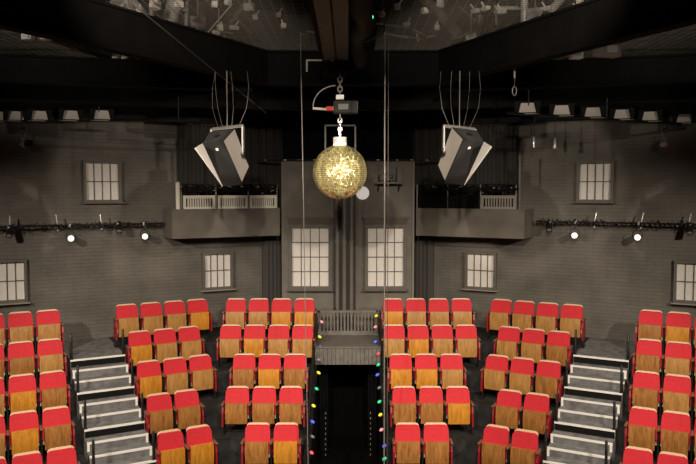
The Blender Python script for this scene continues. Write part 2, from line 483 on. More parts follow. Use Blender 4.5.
# ------------------------------------------------------------------ centre aisle rails and string lights
for sg in (-1, 1):
    rx = sg*.700
    rl = thing('aisle_railing', 'black stepped railing along the %s side of the tunnel opening' % SIDE[sg], 'railing', (rx, 15, 0))
    top = []
    for r in range(5):
        y = Z0-ROW*r-.30; z = ROWFLOOR[r]
        base = z if r == 0 else z
        MB().tube([(rx+sg*.06, y, base), (rx+sg*.06, y, z+.58)], .018, 8).build('post', BLACKM, rl, True)
        top.append(Vector((rx+sg*.06, y, z+.58)))
    top = [top[0]+Vector((0, .55, 0))] + top
    MB().tube(top, .020, 8).build('top_rail', BLACKM, rl, True)
    MB().tube([p-Vector((0, 0, .3)) for p in top], .014, 8).build('middle_rail', BLACKM, rl, True)
BC = {'pink': (1, .35, .38), 'yellow': (1, .85, .05), 'blue': (.10, .16, .9), 'green': (.03, .75, .30), 'red': (.95, .10, .12), 'clear': (.30, .30, .36)}
def bulb_mat(c): return mat('bulb_'+c, tuple(v*.8 for v in BC[c]), .25, emit=BC[c], estr=.6 if c != 'clear' else .05)
STR = {-1: [(322, 322, 'pink'), (320, 337, 'yellow'), (321, 347, 'blue'), (319, 360, 'clear'), (319, 373, 'yellow'), (317, 389, 'green'), (314, 406, 'yellow'), (313, 422, 'blue'), (313, 437, 'clear'), (312, 453, 'red')],
       1: [(376, 316, 'yellow'), (375, 327, 'pink'), (375, 342, 'blue'), (378, 354, 'red'), (378, 365, 'green'), (377, 375, 'blue'), (379, 388, 'clear'), (379, 402, 'green'), (380, 415, 'yellow'), (381, 430, 'pink'), (384, 446, 'blue'), (384, 459, 'green')]}
for sg in (-1, 1):
    pts = []
    for (x, y, c) in STR[sg]:
        # along the slope of the tiers: drop = 3.1 + .506*(16.8-Y)
        d = ray(x, y); k = (3.1+.506*16.8)/(-d.z + .506*d.y)
        p = d*k; pts.append((Vector((p.x, p.y, ZC+p.z)), c))
    sl = thing('string_lights', 'string of coloured bulbs along the %s side of the tunnel opening' % SIDE[sg], 'string lights', pts[0][0])
    wire = []
    for i, (p, c) in enumerate(pts):
        q = p + Vector((sg*.055, .02, .03)); wire.append(q)
        if i < len(pts)-1:
            nx = pts[i+1][0]+Vector((sg*.055, .02, .03)); wire.append((q+nx)/2+Vector((random.uniform(-.02, .02), 0, -.035)))
    MB().tube(wire, .006, 6).build('wire', BLACKM, sl, True)
    for i, (p, c) in enumerate(pts):
        q = p + Vector((sg*.055, .02, .03)); ax = (p-q).normalized()
        R = ax.to_track_quat('Z', 'Y').to_matrix().to_4x4()
        bo = MB().lathe([(.011, .0), (.023, .013), (.031, .037), (.029, .055), (.018, .075), (.004, .088)], Matrix.Translation(q+ax*.015) @ R, 10).build('bulb', bulb_mat(c), sl, True)
        bo['label'] = c+' bulb' if c != 'clear' else 'unlit pale bulb'
        MB().tube([q-ax*.01, q+ax*.02], .013, 8).build('socket', BLACKM, bo)

# ------------------------------------------------------------------ windows
def window(n, M, w, h, cols, rows, label, fr=.075, sill=True, crown=False):
    """M maps local x (across), y (into the room = -y), z up; origin at the lower middle of the panes"""
    o = bpy.data.objects.new('window_%d' % n, None); COL.objects.link(o); o.matrix_world = M
    tag(o, label, None, None, 'structure')
    MB().box((0, -.012, h/2), (w, .014, h)).build('pane', PANE, o, local=True)
    m = MB()
    m.box((0, -.055, h+fr/2), (w+2*fr, .11, fr), None, .004).box((0, -.055, -fr/2), (w+2*fr, .11, fr), None, .004)
    for s in (-1, 1): m.box((s*(w/2+fr/2), -.055, h/2), (fr, .11, h), None, .004)
    m.build('frame', FRAMEP, o, local=True)
    m = MB(); b = .022
    for i in range(1, cols): m.box((-w/2+w*i/cols, -.026, h/2), (b, .022, h))
    for j in range(1, rows): m.box((0, -.027, h*j/rows), (w, .024, b))
    m.build('glazing_bars', FRAMEP, o, local=True)
    if sill: MB().box((0, -.085, -fr-.015), (w+2*fr+.10, .17, .03), None, .005).build('sill', MATS['grey_cream_paint'] if sill == 2 else FRAMEP, o, local=True)
    if crown:
        m = MB(); z = h+fr; a = w/2+fr+.02
        m.hexa([(-a+.03, -.08, z), (a-.03, -.08, z), (a-.03, 0, z), (-a+.03, 0, z), (-a-.02, -.14, z+.17), (a+.02, -.14, z+.17), (a+.02, 0, z+.17), (-a-.02, 0, z+.17)])
        m.box((0, -.08, z+.185), (2*a+.08, .16, .03), None, .004)
        m.build('cornice', FRAMEP, o, local=True)
    return o
def side_window(n, sg, x0, x1, y0, y1, label, **k):
    ta, za = side_tz(sg, x0, y1, WALLD); tb, zb = side_tz(sg, x1, y1, WALLD)
    _, zt = side_tz(sg, (x0+x1)/2, y0, WALLD); _, zbm = side_tz(sg, (x0+x1)/2, y1, WALLD)
    p = side(sg, (ta+tb)/2, WALLD, zbm)
    M = Matrix.Translation(p) @ Matrix.Rotation(side_rot(sg), 4, 'Z')
    return window(n, M, abs(tb-ta), zt-zbm, 4, 2, label, **k)
side_window(1, -1, 86, 118.5, 163.5, 199.7, 'upper left window with eight pale panes', fr=.06)
side_window(2, -1, 204, 230, 254, 286.7, 'lower window under the left balcony with eight pale panes', fr=.06, sill=2)
side_window(3, -1, -10, 24.5, 262.3, 300, 'lower window at the far left with pale panes', fr=.06, sill=2)
side_window(4, 1, 579.4, 611.2, 163.8, 199.5, 'upper right window with eight pale panes', fr=.06)
side_window(5, 1, 467.8, 494.5, 254, 286.7, 'lower window under the right balcony with eight pale panes', fr=.06, sill=2)
side_window(6, 1, 676.3, 710.5, 263.4, 300.5, 'lower window at the far right with pale panes', fr=.06, sill=2)
for n, (x0, x1) in ((7, (292.3, 328.5)), (8, (367.8, 403.3))):
    a = at(x0, 286, BAYY); b2 = at(x1, 227.8, BAYY)
    window(n, Matrix.Translation(((a.x+b2.x)/2, BAYY, a.z)), b2.x-a.x, b2.z-a.z, 4, 4, 'tall bay window left of the columns' if n == 7 else 'tall bay window right of the columns', fr=.085, crown=True)

# three pipes up the middle of the bay
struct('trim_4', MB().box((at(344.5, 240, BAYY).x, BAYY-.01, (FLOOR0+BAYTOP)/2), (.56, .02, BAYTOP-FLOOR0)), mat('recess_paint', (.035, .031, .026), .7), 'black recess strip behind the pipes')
for i, x in enumerate((337.3, 344.3, 351.5)):
    X = at(x, 240, BAYY-.08).x
    m = MB().tube([(X, BAYY-.085, FLOOR0), (X, BAYY-.085, BAYTOP)], .052, 14)
    o = tag(m.build('riser_pipe', PAINT, None, True), 'dark vertical pipe between the bay windows, %s of three' % ['left one', 'middle one', 'right one'][i], 'pipe', 'riser pipes between the bay windows')
    recenter(o)
    MB().box((X, BAYY-.085, FLOOR0+2.2), (.13, .12, .03)).build('clip', PAINT, o)

# ------------------------------------------------------------------ balconies
DB = WALLD + .90
for sg in (-1, 1):
    xs = (172, 281) if sg < 0 else (524.5, 415)
    t0, zt = side_tz(sg, xs[0], 210.2, DB); t1, _ = side_tz(sg, xs[1], 210.2, DB); t1 -= .03
    _, zb = side_tz(sg, xs[0], 239, DB)
    bl = thing('balcony', 'dark grey boxed balcony on the %s of the bay' % SIDE[sg], 'balcony', side(sg, (t0+t1)/2, DB-.4, zb))
    m = MB()
    def sp(m, ta, tb, da, db, z0, z1):
        P = [side(sg, ta, da), side(sg, tb, da), side(sg, tb, db), side(sg, ta, db)]
        m.prism([(p.x, p.y) for p in P], z0, z1); return m
    sp(MB(), t0, t1, DB-.06, DB, zb, zt).build('parapet', PAINT, bl)
    sp(MB(), t0, t0+.06, WALLD+.01, DB-.06, zb, zt).build('end_panel', PAINT, bl)
    sp(MB(), t0+.06, t1-.45, WALLD+.01, DB-.06, zb, zb+.12).build('deck', BLACK, bl)
    sp(MB(), t0-.015, t1, DB-.09, DB+.015, zt, zt+.02).build('cap_rail', PAINT, bl)
    # white slatted panels fixed along the top
    spans = [(183.3, 215), (218, 247.5), (250, 276.5)] if sg < 0 else [(481, 516)]
    pmat = CREAMW if sg < 0 else GREYP
    for (xa, xb) in spans:
        ta, _ = side_tz(sg, xa, 205, DB-.03); tb, _ = side_tz(sg, xb, 205, DB-.03)
        ta, tb = min(ta, tb), max(ta, tb)
        hh = .32; z = zt+.02
        pn = sp(MB(), ta, tb, DB-.055, DB-.015, z, z+.05)
        sp(pn, ta, tb, DB-.055, DB-.015, z+hh-.07, z+hh)
        sp(pn, ta, ta+.06, DB-.055, DB-.015, z+.05, z+hh-.07); sp(pn, tb-.06, tb, DB-.055, DB-.015, z+.05, z+hh-.07)
        ns = 11
        for i in range(1, ns):
            c = ta+.06+(tb-ta-.12)*i/ns
            sp(pn, c-.016, c+.016, DB-.05, DB-.02, z+.05, z+hh-.07)
        po = pn.build('railing_panel', pmat, bl); po['label'] = 'cream slatted railing panel' if sg < 0 else 'grey slatted railing panel'
    posts = (182, 216.5, 249, 277.5) if sg < 0 else (416.5, 447, 480, 515.5)
    for x in posts:
        t, _ = side_tz(sg, x, 205, DB-.03); p = side(sg, t, DB-.07, zt+.02)
        MB().tube([p, p+Vector((0, 0, .58))], .017, 8).build('rail_post', STEEL, bl, True)
    ta, tb = t0+.12, t1-.05
    MB().tube([side(sg, ta, DB-.07, zt+.60), side(sg, tb, DB-.07, zt+.60)], .016, 8).build('guard_rail', BLACKM, bl, True)
    if sg > 0:   # dark boards where the pale panels are missing
        for (xa, xb) in ((417.5, 446), (448, 479)):
            ta2, _ = side_tz(sg, xa, 205, DB-.03); tb2, _ = side_tz(sg, xb, 205, DB-.03); ta2, tb2 = min(ta2, tb2), max(ta2, tb2)
            m = MB(); nn = 12
            for i in range(nn):
                a_ = ta2+(tb2-ta2)*i/nn; sp(m, a_, a_+(tb2-ta2)/nn*.86, DB-.05, DB-.02, zt+.02, zt+.34)
            mm = m.build('railing_panel', DARKBEAM, bl); mm['label'] = 'black slatted railing panel'
    # black masking drape behind the balcony
    td, _ = side_tz(sg, 180 if sg < 0 else 516, 170, WALLD); zd0, zd1 = zt+.02, ZC+1.60
    mk = MB(); n_ = 26
    for i in range(n_):
        t = td+(7.30-td)*i/(n_-1); p = side(sg, t, WALLD+.07+.03*(i % 2), zb+.13)
        mk.tube([p, Vector((p.x, p.y, zd1))], .085, 8)
    o = tag(mk.build('masking_drape', mat('masking_cloth', (.030, .027, .023), .95), None, True), 'black masking drape hanging behind the %s balcony' % SIDE[sg], 'curtain'); recenter(o)
    # heap of black cable on the rail
    cb = MB()
    for k in range(9):
        pts = []
        for i in range(40):
            t = ta+(tb-ta)*i/39
            pts.append(side(sg, t, DB-.07+random.uniform(-.04, .05), zt+.50+random.uniform(-.11, .10)))
        cb.tube(pts, .014, 5)
    co = tag(cb.build('coiled_cable', BLACK, None, True), 'tangle of black cable along the rail of the %s balcony' % SIDE[sg], 'cable'); recenter(co)
    tg = MB()
    for i in range(9):
        t = ta+(tb-ta)*random.random(); p = side(sg, t, DB-.0, zt+.42+random.uniform(-.06, .14))
        tg.bar(p, p+Vector((random.uniform(-.09, .09), 0, random.uniform(-.02, .05))), .014)
    o = tg.build('cable_ties', GREYP, co)
    # corner post
    if sg < 0:
        t, _ = side_tz(sg, 178, 205, DB-.04); p = side(sg, t, DB-.03, zt+.02)
        o = tag(MB().tube([p, p+Vector((0, 0, .60)), p+Vector((0, 0, .64))], [.055, .055, .03], 14).build('corner_post', CREAMW, None, True), 'white post on the outer corner of the left balcony', 'post'); recenter(o)
    else:
        t, _ = side_tz(sg, 519.5, 205, DB-.04); p = side(sg, t, DB-.03, zt+.02)
        o = tag(MB().tube([p, p+Vector((0, 0, 1.25))], .030, 12).build('corner_post', DARKSLAT, None, True), 'thin grey pole on the outer corner of the right balcony', 'post'); recenter(o)
    # dark folds added as shade in the bay corner, under the balcony
    dr = MB(); nf = 8
    ta3, _ = side_tz(sg, 264 if sg < 0 else 432, 270, WALLD); tb3 = 7.30
    for lev, (za, zb2) in enumerate(((FLOOR0, zb-.02),)):
        for i in range(nf):
            t = ta3+(tb3-ta3)*i/(nf-1)
            p = side(sg, t, WALLD+.05+.03*(i % 2), za)
            dr.tube([p, p+Vector((0, 0, zb2-za))], .075, 10)
    o = tag(dr.build('shade_strip', SHADESTRIP, None, True), 'dark folded strip for the shade in the corner under the %s balcony' % SIDE[sg], 'curtain'); recenter(o)

# ------------------------------------------------------------------ spotlights and lighting bars on the side walls
def spotlight(p, aim, lit, label, group, clamp_top, r=.085):
    """clamped spotlight: p lens centre, aim = direction of the beam"""
    s = thing('spotlight', label, 'spotlight', p, 0, group)
    ax = Vector(aim).normalized(); R = ax.to_track_quat('Z', 'Y').to_matrix().to_4x4()
    MB().lathe([(.045, -.24), (r*.82, -.22), (r*.95, -.12), (r, -.02), (r, .012), (r*.93, .014), (r*.90, -.004)], Matrix.Translation(p) @ R, 20).build('body', BLACKM, s, True)
    MB().lathe([(r*.90, -.006), (r*.55, .006), (.002, .010)], Matrix.Translation(p) @ R, 20).build('lens', LENS if lit else STEEL, s, True)
    up = Vector((0, 0, 1)); x = up.cross(ax).normalized()
    c = Vector(p)-ax*.10; q = Vector(clamp_top)
    m = MB()
    m.tube([c+x*(r+.02), c+x*(r+.02)+up*.10, c+up*.16, c-x*(r+.02)+up*.10, c-x*(r+.02)], .010, 6)
    m.tube([c+up*.16, q], .010, 6)
    m.build('yoke', BLACKM, s, True)
    MB().box(q, (.05, .06, .07), None, .01).build('clamp', CHROME, s)
    return s
for sg in (-1, 1):
    dbar = WALLD + .32
    xs = [-12, 30, 75, 120, 164] if sg < 0 else [708, 666, 621, 576, 536]
    ys = [226.5, 226, 225.3, 224.3, 223] if sg < 0 else [223.5, 223.2, 223, 222.6, 222]
    z = side_hit(sg, xs[2], ys[2], dbar).z
    ta, _ = side_tz(sg, xs[0], 225, dbar); tb, _ = side_tz(sg, xs[-1], 225, dbar)
    lb = thing('lighting_bar', 'black lighting bar wrapped with cable along the %s wall' % SIDE[sg], 'lighting bar', side(sg, (ta+tb)/2, dbar, z))
    MB().tube([side(sg, ta, dbar, z), side(sg, tb, dbar, z)], .024, 10).build('pipe', BLACKM, lb, True)
    m = MB()
    for k in range(3):
        pts = []; n = 90; ph = random.random()*6
        for i in range(n):
            f = i/(n-1); t = ta+(tb-ta)*f
            am = .025+.05*abs(math.sin(i*.23+ph))
            pts.append(side(sg, t, dbar+.04*math.cos(i*1.3+ph), z+am*math.sin(i*1.3+ph)-.015+random.uniform(-.03, .03)))
        m.tube(pts, .008, 5)
    m.build('wrapped_cable', BLACK, lb, True)
    brx = [10.5, 58, 102] if sg < 0 else [594, 640.5, 688]
    for x in brx:
        t, _ = side_tz(sg, x, 222, dbar)
        m = MB(); p = side(sg, t, dbar, z)
        m.bar(p, side(sg, t, WALLD, z+.05), .025)
        m.build('wall_bracket', BLACKM, lb)
        lean = .03 if x in (58, 102) else (-.05 if sg > 0 else 0)
        MB().tube([p+Vector((0, -.03, .03)), p+Vector((-lean*.4, -.03, .10)), p+Vector((-lean-.0, -.03, .24))], [.014, .022, .012], 8).build('hook_clamp', CHROME, lb, True)
        MB().box(p+Vector((0, -.03, -.10)), (.035, .03, .035), None, .006).build('wing_bolt', CHROME, lb)
    lamps = [(71, 238.5, 1), (145, 236.5, 1), (9, 236, 0), (119, 231, 0)] if sg < 0 else [(574.5, 235.5, 1), (637.5, 237.5, 1), (690, 233, 0), (549, 230, 0)]
    for i, (x, y, lit) in enumerate(lamps):
        p = side_hit(sg, x, y, dbar+.12); t, _ = side_tz(sg, x, y, dbar+.12)
        aim = Vector((0, 0, ZC-.2)) - p + Vector((0, 0, -1.0)) if lit else Vector((-sg*.2, -.75, -.75))
        where = {71: 'lit spotlight hanging left of the upper left window corner', 145: 'lit spotlight beside the outer end of the left balcony', 9: 'unlit black spotlight on the left bar above the far left window', 119: 'small unlit spotlight between the two lit lamps on left bar',
                 574.5: 'lit spotlight hanging below left corner of upper right window', 637.5: 'lit spotlight right of the upper right window', 690: 'unlit black spotlight on right bar above far right window', 549: 'small unlit spotlight beside outer end of the right balcony'}[x]
        if x == 71: where = 'lit spotlight hanging below the upper left window'
        spotlight(p, aim, lit, where, 'spotlights on the %s bar' % SIDE[sg], side(sg, t, dbar, z), .080 if lit else .07)
# clip lamps high on the side walls
for sg, x, y in ((-1, 24, 143), (1, 664, 143)):
    p = side_hit(sg, x, y, WALLD+.45)
    cl = thing('clip_lamp', 'shiny clip lamp high on the %s wall' % SIDE[sg], 'lamp', p, 0)
    ax = Vector((-sg*.3, -.6, -.7)).normalized(); R = ax.to_track_quat('Z', 'Y').to_matrix().to_4x4()
    MB().lathe([(.03, -.16), (.06, -.13), (.07, -.02), (.085, .05), (.08, .05), (.06, -.01)], Matrix.Translation(p) @ R, 16).build('shade', CHROME, cl, True)
    MB().tube([p, p+Vector((-sg*.02, .05, .22)), p+Vector((0, .12, .34))], .014, 8).build('arm', STEEL, cl, True)
    t, _ = side_tz(sg, x, y, WALLD+.45)
    q = side(sg, t, WALLD, p.z+.34)
    MB().bar(q, side(sg, t, WALLD+.42, p.z+.34), .03).build('wall_bracket', BLACKM, cl)
    if sg > 0: MB().box(p+Vector((.06, -.04, -.10)), (.10, .05, .04), None, .01).build('red_cover', MOTORRED, cl)
    else: MB().box(p+Vector((.09, .0, -.01)), (.14, .1, .14), None, .01).build('housing', BLACK, cl)
# conduit on the upper left wall, small lamps under the right rig
for sg in (-1, 1):
    d = WALLD+.04
    m = MB(); pts = []
    for x, y in (((-20, 144), (60, 146.5), (130, 149), (172, 150)) if sg < 0 else ((600, 190), (640, 188), (700, 186))):
        pts.append(side_hit(sg, x, y, d))
    if sg < 0:
        o = tag(m.tube(pts, .016, 8).build('conduit', FRAMEP, None, True), 'thin painted conduit across the upper left wall', 'conduit'); recenter(o)
for i, (x, y) in enumerate(((534, 143), (555, 144))):
    p = at(x, y, 16.3)
    o = thing('pendant_lamp', 'small shiny pendant under the right rig, %s upper right window' % ['further left of', 'just left of'][i], 'lamp', p, 0, 'small pendants under the right rig')
    MB().lathe([(.02, .14), (.03, .10), (.035, 0), (.055 if i else .03, -.10), (.05 if i else .02, -.11)], Matrix.Translation(p), 12).build('shade', CHROME, o, True)
    MB().tube([p+Vector((0, 0, .13)), p+Vector((0, 0, 1.7))], .008, 6).build('cord', BLACKM, o)

# ------------------------------------------------------------------ wall disc, projector shelf, bay pipes
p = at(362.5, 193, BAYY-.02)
o = tag(MB().lathe([(.16, 0), (.165, .01), (.165, .03), (.155, .038)], Matrix.Translation(p) @ Matrix.Rotation(PI/2, 4, 'X'), 32).build('wall_lamp', GLOWDISC, None, True), 'round white glowing disc on the bay beside the gold ball', 'lamp')
sh = thing('projector_shelf', 'dark wall shelf high on the bay, right of the ropes', 'shelf', at(389, 184, BAYY-.2))
a = at(375, 183, BAYY-.2); b2 = at(402, 183, BAYY-.2)
MB().box(((a.x+b2.x)/2, BAYY-.22, a.z), (b2.x-a.x, .42, .05), None, .005).build('board', FRAMEP, sh)
for x in (a.x+.08, b2.x-.08): MB().bar((x, BAYY-.4, a.z-.02), (x, BAYY-.01, a.z-.2), .03).build('bracket', BLACKM, sh)
pr = thing('projector', 'black projector on the wall shelf right of the ropes', 'projector', (a.x+.3, BAYY-.22, a.z+.025))
MB().box((a.x+.30, BAYY-.22, a.z+.13), (.40, .32, .16), None, .02).build('case', FRAMEP, pr)
for dx in (-.13, .13): MB().box((a.x+.3+dx, BAYY-.22, a.z+.037), (.05, .2, .026)).build('foot', BLACKM, pr)
MB().lathe([(.045, 0), (.045, .04), (.035, .045)], Matrix.Translation((a.x+.40, BAYY-.38, a.z+.14)) @ Matrix.Rotation(PI/2, 4, 'X'), 16).build('lens', BLACKM, pr, True)
MB().box((a.x+.60, BAYY-.2, a.z+.20), (.12, .2, .35), None, .01).build('side_unit', DARKSLAT, pr)
z = BAYTOP+.02
pp = thing('rigging_pipe', 'thin black pipe running across the top of the bay', 'pipe', (0, BAYY-.1, z))
MB().tube([(-2.3, BAYY-.1, z), (2.3, BAYY-.1, z)], .022, 8).build('tube', BLACKM, pp, True)
for i in range(11): MB().box((-2.0+i*.4+random.uniform(-.06, .06), BAYY-.12, z), (.05, .04, .03)).build('clip', STEEL if i % 2 else BLACKM, pp)
xp = at(413.3, 200, BAYY-.05).x
o = tag(MB().tube([(xp, BAYY-.035, FLOOR0), (xp, BAYY-.035, BAYTOP)], .02, 8).build('corner_conduit', GREYP, None, True), 'pale vertical conduit on the right corner of the bay', 'conduit'); recenter(o)

# ------------------------------------------------------------------ loudspeakers
for sg in (-1, 1):
    Y = 12.0
    if sg < 0: TL, TR, BR, BL = (203, 144), (225, 142), (241, 184), (217, 185.5)
    else: TL, TR, BR, BL = (483.5, 142.5), (462, 140.5), (446.5, 183), (468, 185)
    k = Y/F
    down = Vector((-sg*.274, .53, -.80)).normalized(); wv = Vector((-sg*.93, -.355, .084)).normalized()
    up = -down; nf = Vector((sg*.239, -.767, -.59)).normalized()
    o0 = at(TL[0], TL[1], Y-.05)         # outer top front corner
    Wd, Ht, Dp = .385, .87, .36
    sp_ = thing('loudspeaker', 'white sided loudspeaker with dark grille hanging %s' % ('left of the gold ball' if sg < 0 else 'right of the gold ball'), 'loudspeaker', o0+wv*Wd/2-nf*.2-up*Ht, 0, 'hanging loudspeakers')
    def P(a, b, c): return o0 + wv*a + down*b - nf*c
    fl = .065
    m = MB()
    # cabinet: front narrower than back, bottom shallower than top
    m.hexa([P(.02, Ht-.02, .02), P(Wd-.02, Ht-.02, .02), P(Wd+fl*.8, Ht-.14, Dp*.9), P(-.02, Ht-.14, Dp*.9),
            P(0, 0, .02), P(Wd, 0, .02), P(Wd+fl, .0, Dp), P(-.02, .0, Dp)])
    cab = m.build('cabinet', SPKW, sp_)
    g = MB(); g.hexa([P(.0, Ht, .02), P(Wd, Ht, .02), P(Wd, 0, .02), P(0, 0, .02), P(.0, Ht, 0), P(Wd, Ht, 0), P(Wd, 0, 0), P(0, 0, 0)])
    g.build('grille', SPKG, sp_)
    t = MB(); t.hexa([P(0, -.012, 0), P(Wd, -.012, 0), P(Wd+fl, -.012, Dp), P(-.02, -.012, Dp), P(0, 0, 0), P(Wd, 0, 0), P(Wd+fl, 0, Dp), P(-.02, 0, Dp)])
    t.build('top_panel', SPKG, sp_)
    # splayed outer cheek that stands forward of the grille at the top
    w_ = MB(); w_.hexa([P(-.012, Ht, .0), P(0, Ht, .0), P(0, Ht, .03), P(-.012, Ht, .03), P(-.115, -.005, -.11), P(-.095, -.012, -.11), P(0, 0, .03), P(-.012, 0, .03)])
    ch = w_.build('side_cheek', SPKW, sp_)
    MB().box(P(Wd*.56, .13, -.006), (.045, .012, .04), Matrix((wv, -nf, up)).transposed()).build('badge', WHITE, sp_)
    h1 = MB().lathe([(.05, 0), (.05, .01), (.03, .012)], Matrix.Translation(P(Wd*.5, -.012, .18)) @ up.to_track_quat('Z', 'Y').to_matrix().to_4x4(), 14); h1.build('handle_cup', BLACKM, sp_)
    # yoke
    cp = P(Wd/2+.02, .40, Dp*.55); xx = wv
    a = cp - xx*(Wd/2+.11); b2 = cp + xx*(Wd/2+.11)
    topz = at(220, 127, Y+.15).z
    a1 = Vector((a.x, a.y, topz-.02)); b1 = Vector((b2.x, b2.y, topz+.02))
    yk = MB()
    for p_, q_ in ((a, a1), (a1, b1), (b1, b2)): yk.bar(p_, q_, .030, .060, up=nf)
    yo = yk.build('yoke', STEEL, sp_)
    for q_ in (a, b2):
        MB().lathe([(.035, -.03), (.04, 0), (.03, .03)], Matrix.Translation(q_) @ xx.to_track_quat('Z', 'Y').to_matrix().to_4x4(), 12).build('pivot_knob', BLACKM, yo, True)
    mid = (a1+b1)/2
    ztop = ZC+1.99
    rod = MB().tube([mid, Vector((mid.x, mid.y, ztop))], .010, 8); rod.build('hanging_rod', STEEL, sp_)
    cw = MB()
    for i, dx in enumerate((-.16, -.08, .07, .18)):
        e = mid + Vector((dx, .02, 0)); tp = Vector((mid.x+dx*1.5+random.uniform(-.1, .1), mid.y+.05, ztop))
        cw.tube([e, e.lerp(tp, .35)+Vector((dx*.5, 0, 0)), e.lerp(tp, .7)+Vector((dx*.4, 0, 0)), tp], .004, 5)
    cw.build('cable', ROPE, sp_, True)

# ------------------------------------------------------------------ gold mirror ball
BY = 13.0
bc = at(340, 172, BY); BR = .484
mb_ = thing('mirror_ball', 'large gold mirror ball hanging in the middle', 'mirror ball', bc-Vector((0, 0, BR)))
m = MB()
NL = 44
for j in range(NL):
    th0, th1 = PI*j/NL, PI*(j+1)/NL
    thm = (th0+th1)/2; ns = max(6, int(2*NL*math.sin(thm)))
    for i in range(ns):
        p0, p1 = 2*PI*i/ns, 2*PI*(i+1)/ns
        g = .06; a0, a1 = th0+(th1-th0)*g, th1-(th1-th0)*g; q0, q1 = p0+(p1-p0)*g, p1-(p1-p0)*g
        pm = (p0+p1)/2
        nrm = Vector((math.sin(thm)*math.cos(pm), math.sin(thm)*math.sin(pm), math.cos(thm)))
        pj = pm + .14*math.sin(10*pm+1.0)*math.sin(thm) + random.gauss(0, .03)
        tj = thm + random.gauss(0, .24)
        nj = Vector((math.sin(tj)*math.cos(pj), math.sin(tj)*math.sin(pj), math.cos(tj)))
        jit = (nj + Vector((random.gauss(0, .015), random.gauss(0, .015), random.gauss(0, .015)))).normalized()
        c = nrm*BR
        vs = []
        for (tt, ff) in ((a0, q0), (a1, q0), (a1, q1), (a0, q1)):
            v = Vector((math.sin(tt)*math.cos(ff), math.sin(tt)*math.sin(ff), math.cos(tt)))*BR
            v = v - jit*((v-c).dot(jit)); vs.append(m.bm.verts.new(bc+v))
        m.bm.faces.new(vs)
me = bpy.data.meshes.new('mirror_tiles'); m.bm.to_mesh(me); m.bm.free(); me.materials.append(GOLD)
ob = bpy.data.objects.new('mirror_tiles', me); COL.objects.link(ob); ob.parent = mb_; ob.matrix_parent_inverse = parent_world(mb_).inverted(); tag(ob, None, None, None, None)
MB().lathe([(BR*.975*math.sin(PI*k/24), -BR*.975*math.cos(PI*k/24)) for k in range(25)], Matrix.Translation(bc), 48).build('core', mat('ball_core', (.30, .22, .06), .4, metal=.6), mb_, True)
T = Matrix.Translation(bc)
MB().lathe([(.11, BR-.03), (.122, BR-.01), (.122, BR+.13), (.11, BR+.14), (.03, BR+.145)], T, 24).build('cap', WHITE, mb_, True)
MB().tube([bc+Vector((0, 0, BR+.14)), bc+Vector((0, 0, BR+.42))], .022, 8).build('spindle', CHROME, mb_, True)
ym = MB(); yz0, yz1 = bc.z+.25, at(340, 124, BY+.25).z
for s in (-1, 1): ym.bar((bc.x+s*.28, BY+.56, yz0-.4), (bc.x+s*.28, BY+.56, yz1), .03)
ym.bar((bc.x-.295, BY+.56, yz1), (bc.x+.295, BY+.56, yz1), .03)
ym.bar((bc.x, BY+.56, yz1), (bc.x, BY, yz1+.02), .03)
ym.build('safety_frame', mat('dull_steel', (.06, .056, .05), .5, metal=.5), mb_)
# motor above the ball
mt = at(340, 107.5, BY)
mo = thing('ball_motor', 'small motor with red parts hanging above the gold ball', 'motor', mt-Vector((0, 0, .12)))
MB().box(mt+Vector((.10, 0, 0)), (.44, .25, .22), None, .015).build('housing', mat('motor_grey', (.025, .023, .021), .5), mo)
MB().box(mt+Vector((.06, -.13, 0)), (.18, .02, .10), None, .005).build('name_plate', WHITE if False else mat('plate_grey', (.20, .195, .185), .5), mo)
MB().box(mt+Vector((-.18, -.08, -.03)), (.13, .12, .08), None, .01).build('red_cover', MOTORRED, mo)
MB().tube([mt+Vector((-.2, -.05, -.04)), mt+Vector((-.48, -.05, -.02))], .022, 8).build('lever', CREAMW, mo, True)
arc = [mt+Vector((-.48+.40*(1-math.cos(a)), -.05, .0+.38*math.sin(a))) for a in [PI/2*k/8 for k in range(9)]]
MB().tube(arc, .012, 6).build('cable_loop', STEEL, mo, True)
MB().box(mt+Vector((0, -.10, .17)), (.14, .10, .08), None, .01).build('connector', WHITE, mo)
lk = MB()
for i in range(4):
    zc_ = mt.z-.16-.075*i; horiz = i % 2
    ring = [Vector((mt.x+(.035*math.cos(q) if horiz else 0), BY+(0 if horiz else .035*math.cos(q)), zc_+.055*math.sin(q))) for q in [2*PI*k/10 for k in range(11)]]
    lk.tube(ring, .012, 6)
lk.build('chain', CHROME, mo, True)
lk = MB(); zz = mt.z+.24; i = 0
while zz < ZC+2.12:
    ring = [Vector((mt.x+(.04*math.cos(q) if i % 2 else 0), BY+(0 if i % 2 else .04*math.cos(q)), zz+.06*math.sin(q))) for q in [2*PI*k/10 for k in range(11)]]
    lk.tube(ring, .012, 6); zz += .085; i += 1
lk.build('upper_chain', STEEL, mo, True)

